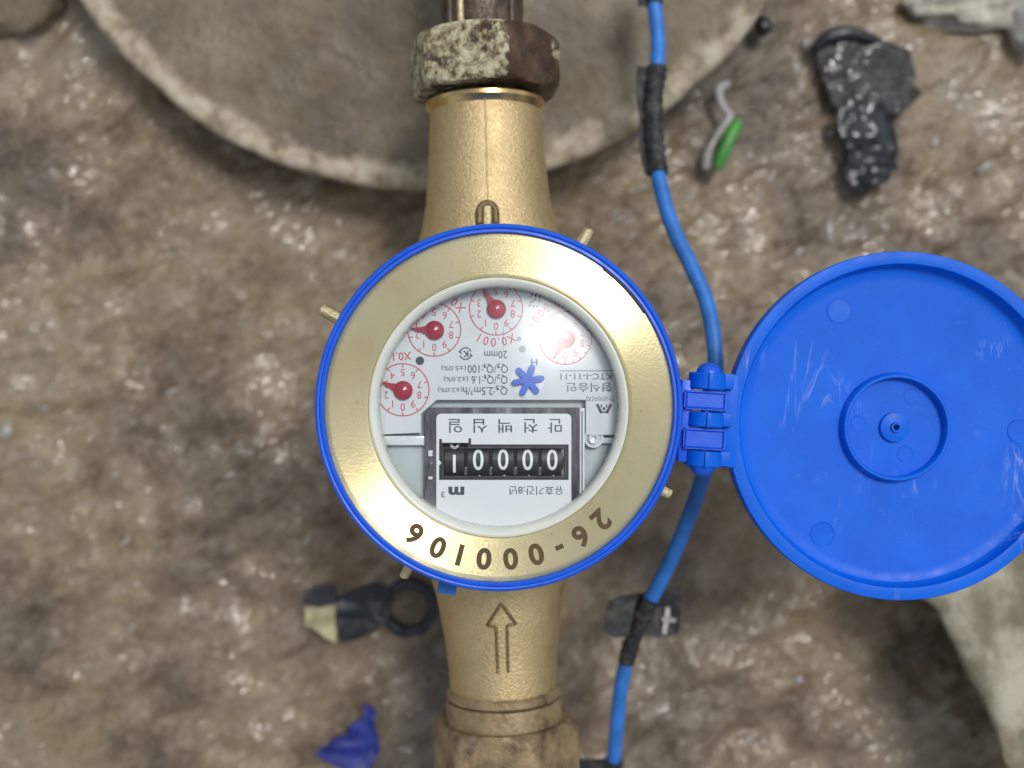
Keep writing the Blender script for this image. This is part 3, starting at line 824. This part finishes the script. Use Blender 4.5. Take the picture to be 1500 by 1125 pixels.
def tape(path, r, seed, amp=.14, n=3):
    pts = []
    for a, b in zip(path, path[1:]):
        for q in range(n): pts.append(a.lerp(b, q / n))
    pts.append(path[-1])
    V, F = tube(pts, r, 28, flat=lambda i, th: 1 + amp * noise.noise(Vector((math.cos(th) * 1.3, math.sin(th) * 1.3, i * .22 + seed))) + .05 * math.sin(i * 1.1 + seed))
    return V, F
def wedge(path, w_, side, z=0):
    """loose fold of tape along one side of the hose"""
    V = []; n = len(path)
    for i, p in enumerate(path):
        t = (path[min(i + 1, n - 1)] - path[max(i - 1, 0)]).normalized(); s = Vector((-t.y, t.x, 0)).normalized() * side
        ww = w_(i / (n - 1))
        for a, zz in ((0, .9), (ww, .5 + noise.noise(p * .3)), (ww, noise.noise(p * .3)), (0, -.9)):
            V.append(p + s * a + Vector((0, 0, zz)))
    F = []
    for i in range(n - 1):
        for q in range(4): F.append([i * 4 + q, i * 4 + (q + 1) % 4, (i + 1) * 4 + (q + 1) % 4, (i + 1) * 4 + q])
    F += [[0, 1, 2, 3], [(n - 1) * 4 + q for q in (3, 2, 1, 0)]]
    return V, F
p1 = seg_between(100, 262)
V, F = join(tape(p1, 2.95, 1), wedge(p1, lambda t: 5.6 - 4.0 * t ** .6 + .5 * math.sin(t * 9), -1))
xs_side = Vector((-(p1[1] - p1[0]).y, (p1[1] - p1[0]).x, 0)).x
V, F = join(tape(p1, 3.3, 1), wedge(p1, lambda t: 6.4 - 2.4 * t ** .7 + .5 * math.sin(t * 9), -1 if xs_side > 0 else 1))
obj('tape_wrap', *fixn(V, F), M_tape, hose_t, 50)
p2 = seg_between(-30, 14); V, F = join(tape(p2, 2.9, 5), wedge(p2, lambda t: 5.4, -1 if xs_side > 0 else 1))
obj('tape_wrap', *fixn(V, F), M_tape, hose_t, 50)
p3 = seg_between(872, 975); obj('tape_wrap', *fixn(*tape(p3, 2.8, 9)), M_tape, hose_t, 50)
p4 = seg_between(1108, 1190); V, F = join(tape(p4, 3.0, 12), wedge(p4, lambda t: 13, -1 if xs_side > 0 else 1))
obj('tape_wrap', *fixn(V, F), M_tape, hose_t, 50)
def sheet(outline, z, thick, amp, seed, step=6, tilt=(0, 0), rag=.8):
    """crumpled sheet with a photo-pixel outline at depth z"""
    V2, F2 = curve_mesh([pxl(outline, z)], 0, 0)
    bm = bmesh.new(); vs = [bm.verts.new(v) for v in V2]
    for f in F2: bm.faces.new([vs[i] for i in f])
    bmesh.ops.remove_doubles(bm, verts=bm.verts, dist=.01)
    xs = [v.x for v in V2]; ys = [v.y for v in V2]; st = step * sc(z)
    for a in np.arange(min(xs) + st / 2, max(xs), st): bmesh.ops.bisect_plane(bm, geom=bm.verts[:] + bm.edges[:] + bm.faces[:], plane_co=(a, 0, 0), plane_no=(1, .12, 0))
    for a in np.arange(min(ys) + st / 2, max(ys), st): bmesh.ops.bisect_plane(bm, geom=bm.verts[:] + bm.edges[:] + bm.faces[:], plane_co=(0, a, 0), plane_no=(.1, 1, 0))
    cxm = (min(xs) + max(xs)) / 2; cym = (min(ys) + max(ys)) / 2
    def hgt(v): return z + amp * noise.fractal(Vector((v.x * .09 + seed, v.y * .09, seed)), .8, 2, 3) + tilt[0] * (v.x - cxm) + tilt[1] * (v.y - cym)
    r = bmesh.ops.extrude_face_region(bm, geom=bm.faces[:])
    newv = [e for e in r['geom'] if isinstance(e, bmesh.types.BMVert)]
    ns = set(newv)
    for v in bm.verts:
        h = hgt(v.co); q3 = Vector((v.co.x * .16 + seed, v.co.y * .16, 0)); dx = rag * noise.noise(q3); dy = (rag - .8) * noise.noise(q3 + Vector((9, 9, 9)))
        v.co.z = h + (thick if v in ns else 0); v.co.x += dx; v.co.y += dy
    bmesh.ops.recalc_face_normals(bm, faces=bm.faces)
    return bmdata(bm)
flag = sheet([(892, 880), (912, 872), (945, 868), (985, 864), (997, 870), (994, 930), (960, 934), (938, 928), (900, 934), (884, 922)], -71, .5, 1.8, 3)
obj('tape_flag', *flag, M_tape, hose_t, 50)
obj('scratch_mark', *sheet([(975, 890), (981, 889), (982, 905), (990, 907), (989, 912), (981, 912), (976, 930), (969, 928), (972, 912), (968, 908), (974, 904)], -70.0, .5, 1.8, 3), M_pale, hose_t, 50)

# ------------------------------------------------------------------ debris on the mud
def blob(name, c, size, rot, mat, seed, label, cat, amp=.25, group=None, sub=3, parent=None):
    bm = bmesh.new(); bmesh.ops.create_icosphere(bm, subdivisions=sub, radius=1)
    for v in bm.verts:
        v.co *= 1 + amp * noise.fractal(v.co * 1.2 + Vector((seed, seed, seed)), .8, 2, 3)
    M_ = Matrix.Translation(c) @ Matrix.Rotation(rot, 4, 'Z') @ Matrix.Diagonal((*size, 1))
    bmesh.ops.transform(bm, matrix=M_, verts=bm.verts)
    o = obj(name, *bmdata(bm), mat, parent, 180)
    if label: prop(o, label, cat, group)
    return o
Gz = lambda px, py, up=0: at(px, py, GZ + up)
# black strap with ring
st = thing('rubber_strap', Gz(545, 895, 3), 'black rubber strap with a round eye lying on mud left of the outlet pipe', 'strap')
c = Gz(599, 890, 8)
r0 = sc(-122)
V, F = fixn(*lathe([(27 * r0, 0), (28 * r0, 2.2), (32 * r0, 3), (39 * r0, 2.6), (42.5 * r0, 1.4), (43 * r0, -3), (27 * r0, -3)], c, seg=64, jitter=.06))
obj('eye', V, F, M_rubber, st, 50)
obj('strap', *sheet([(497, 872), (528, 858), (552, 850), (575, 862), (572, 905), (548, 922), (520, 936), (500, 938), (494, 905)], GZ + 9, 3, 3, 6), M_rubber, st, 50)
obj('end_clip', *sheet([(447, 868), (458, 858), (492, 855), (496, 880), (472, 886), (450, 884)], GZ + 12, 3.5, 1.2, 8), M_rubber, st, 50)
obj('torn_pad', *sheet([(448, 886), (494, 880), (494, 938), (480, 932), (462, 918), (450, 915)], GZ + 9, 3, 2, 11), M_yel, st, 50)
# dark blue scrap
prop(obj('rubber_scrap', *sheet([(531, 1032), (543, 1038), (551, 1062), (556, 1100), (548, 1122), (512, 1130), (486, 1122), (470, 1106), (468, 1092), (490, 1084), (508, 1078), (520, 1055)], GZ + 10, 2, 5, 15, 4, rag=3), M_dkblue, None, 60), 'crumpled dark blue rubber scrap on the mud near the bottom edge', 'scrap')
# green stick and pale strip
gp = spline([tuple(Gz(1051, 246, 9)), tuple(Gz(1060, 222, 10)), tuple(Gz(1071, 198, 10)), tuple(Gz(1081, 178, 9))], 8)
prop(obj('plastic_stick', *tube(gp, lambda t: 2.1 + .5 * math.sin(t * 3.14), 14), M_green, None, 60), 'short bright green plastic stick lying on the mud right of the hose', 'stick')
gp = spline([tuple(Gz(1034, 248, 6)), tuple(Gz(1038, 222, 7)), tuple(Gz(1052, 196, 7)), tuple(Gz(1068, 172, 7)), tuple(Gz(1058, 155, 6)), tuple(Gz(1053, 132, 5)), tuple(Gz(1068, 122, 4))], 8)
prop(obj('plastic_strip', *tube(gp, lambda t: 1.6 + .35 * math.sin(t * 17), 12), M_pale, None, 60), 'bent whitish plastic strip lying against the green stick', 'strip')
# black wet film
prop(obj('plastic_film', *sheet([(1222, 160), (1250, 150), (1290, 152), (1306, 190), (1318, 215), (1314, 245), (1292, 272), (1265, 284), (1247, 274), (1238, 240), (1230, 200)], GZ + 5, 1.0, 3.5, 21, 4, rag=3), M_rag, None, 180), 'wet black plastic scrap on the mud just above the open cover', 'scrap')
prop(obj('plastic_film', *sheet([(1196, 66), (1212, 52), (1250, 46), (1284, 54), (1330, 76), (1340, 110), (1336, 160), (1312, 182), (1292, 160), (1252, 158), (1224, 160), (1206, 120)], GZ + 3, .6, 3, 25, 4, rag=3.5), M_gfilm, None, 180), 'grey wet wrinkled plastic film above the black scrap, its right part a painted shadow', 'film')  # right part of the grey sheet paints a shadow area
gp = spline([tuple(Gz(1192, 72, 5)), tuple(Gz(1212, 56, 6)), tuple(Gz(1245, 49, 6)), tuple(Gz(1284, 58, 5))], 8)
prop(obj('rubber_offcut', *tube(gp, lambda t: 1.4 + 1.6 * math.sin(t * 3.14), 12), M_rubber, None, 60), 'short curved black rubber offcut along the top edge of the grey film', 'rubber offcut')
# pale stones top right
blob('pale_stone', Gz(1470, -4, 3), (34, 10, 8), math.radians(12), M_stone, 2, 'long pale stone at the top right edge of the mud', 'stone', .5, sub=4)
blob('pale_stone', Gz(1505, 35, 6), (7, 11, 6), 0, M_pale, 5, 'small grey stone at the right edge beside the long pale stone', 'stone', .3)
blob('pebble', Gz(1118, 38, 6), (3.2, 3.8, 3.5), .3, M_rubber, 3, 'single dark wet pebble beside the rim of the round slab', 'pebble', .2)
blob('pale_stone', Gz(30, 8, 4), (16, 10, 6), .5, M_disc, 12, 'flat brown stone in the top left corner of the mud', 'stone', .35)
# dirty cloth bulk at the lower right
def sack():
    V = []; F = []
    ridge = [(1340, 862), (1376, 888), (1402, 930), (1428, 976), (1446, 1012), (1462, 1050), (1474, 1090), (1484, 1140), (1492, 1200)]
    rp = spline([tuple(at(x, y, -74)) for x, y in ridge], 10)
    n = len(rp); cross = [(34, -58), (24, -36), (10, -14), (-.5, -6.5), (-2.2, -3), (-1.6, -.8), (0, 0), (3.5, .6), (8, -2.2), (14, -5), (22, -7), (34, -8), (48, -6), (66, -7), (90, -12), (120, -20), (120, -58)]
    for i, p in enumerate(rp):
        t = (rp[min(i + 1, n - 1)] - rp[max(i - 1, 0)]).normalized(); s = Vector((-t.y, t.x, 0)); s = s if s.x > 0 else -s
        tt = i / (n - 1)
        for a, z in cross:
            q = p + s * a + Vector((0, 0, z))
            q += Vector((.8, .5, 1.6)) * noise.fractal(Vector((q.x * .05, q.y * .05, z * .1 + 4)), .8, 2, 4)
            V.append(q)
    m_ = len(cross)
    for i in range(n - 1):
        for j in range(m_ - 1): F.append([i * m_ + j, i * m_ + j + 1, (i + 1) * m_ + j + 1, (i + 1) * m_ + j])
    F.append([j for j in range(m_)]); F.append([(n - 1) * m_ + j for j in reversed(range(m_))])
    return fixn(V, F)
prop(obj('cloth_bundle', *sack(), M_sack, None, 70), 'dirty beige cloth bundle with a pale folded edge in the lower right corner', 'bundle')
blob('pale_stone', Gz(1496, 838, 26), (6, 12, 9), .3, M_pale, 9, 'pale stone at the right edge just under the open cover', 'stone', .3)
# pale slivers modelled in place of the glints on the wet mud
parts = []
def glint_fleck(px, py, L_, w_, a):
    bm = bmesh.new(); bmesh.ops.create_icosphere(bm, subdivisions=1, radius=1)
    p = Gz(px, py); z = GZ + gh(p.x, p.y)
    s = random.random() * 50
    for v in bm.verts: v.co *= 1 + .35 * noise.noise(v.co * 1.5 + Vector((s, 0, 0)))
    bmesh.ops.transform(bm, matrix=Matrix.Translation((p.x, p.y, z + .2)) @ Matrix.Rotation(a, 4, 'Z') @ Matrix.Diagonal((L_, w_, w_ * .6, 1)), verts=bm.verts)
    parts.append(bmdata(bm))
zones = [((330, 640), (140, 60), 60), ((250, 750), (140, 60), 45), ((60, 640), (60, 60), 20), ((1050, 320), (60, 50), 30), ((900, 300), (45, 40), 25), ((1400, 200), (90, 120), 40), ((230, 870), (120, 60), 30), ((60, 930), (70, 70), 14), ((1000, 250), (120, 80), 14), ((1120, 300), (50, 60), 14)]
for (zx, zy), (sx_, sy_), n in zones:
    for i in range(int(n * .35)):
        b = random.random() ** 2
        glint_fleck(random.gauss(zx, sx_ * .6), random.gauss(zy, sy_ * .6), .6 + 3.0 * b, .3 + .7 * b, math.radians(random.gauss(35, 14)))
for (x, y, L_, w_, dg) in ((1180, 65, 3.6, 2.2, 70), (1168, 97, 3.2, 1.6, 100), (1216, 338, 6.5, 1.8, 92), (1172, 368, 3.2, 1.6, 45), (1298, 331, 2.2, 1.8, 0), (1445, 243, 5, 2, 35), (1370, 208, 3.2, 1.4, 60), (1130, 262, 1.8, 1.3, 45), (1113, 284, 1.6, 1.2, 45), (1222, 192, 3, 1.4, 60), (1098, 228, 1.8, 1.5, 0), (1170, 995, 2, 1.8, 0), (1098, 1084, 1.8, 1.6, 0), (1118, 1086, 1.8, 1.6, 0), (12, 632, 4, 3, 70)):
    glint_fleck(x, y, L_, w_, math.radians(dg))
prop(obj('glint_flecks', *join(*parts), M_glint, None, 180), 'scattered whitish flecks standing in for glints on the wet mud', kind='stuff')
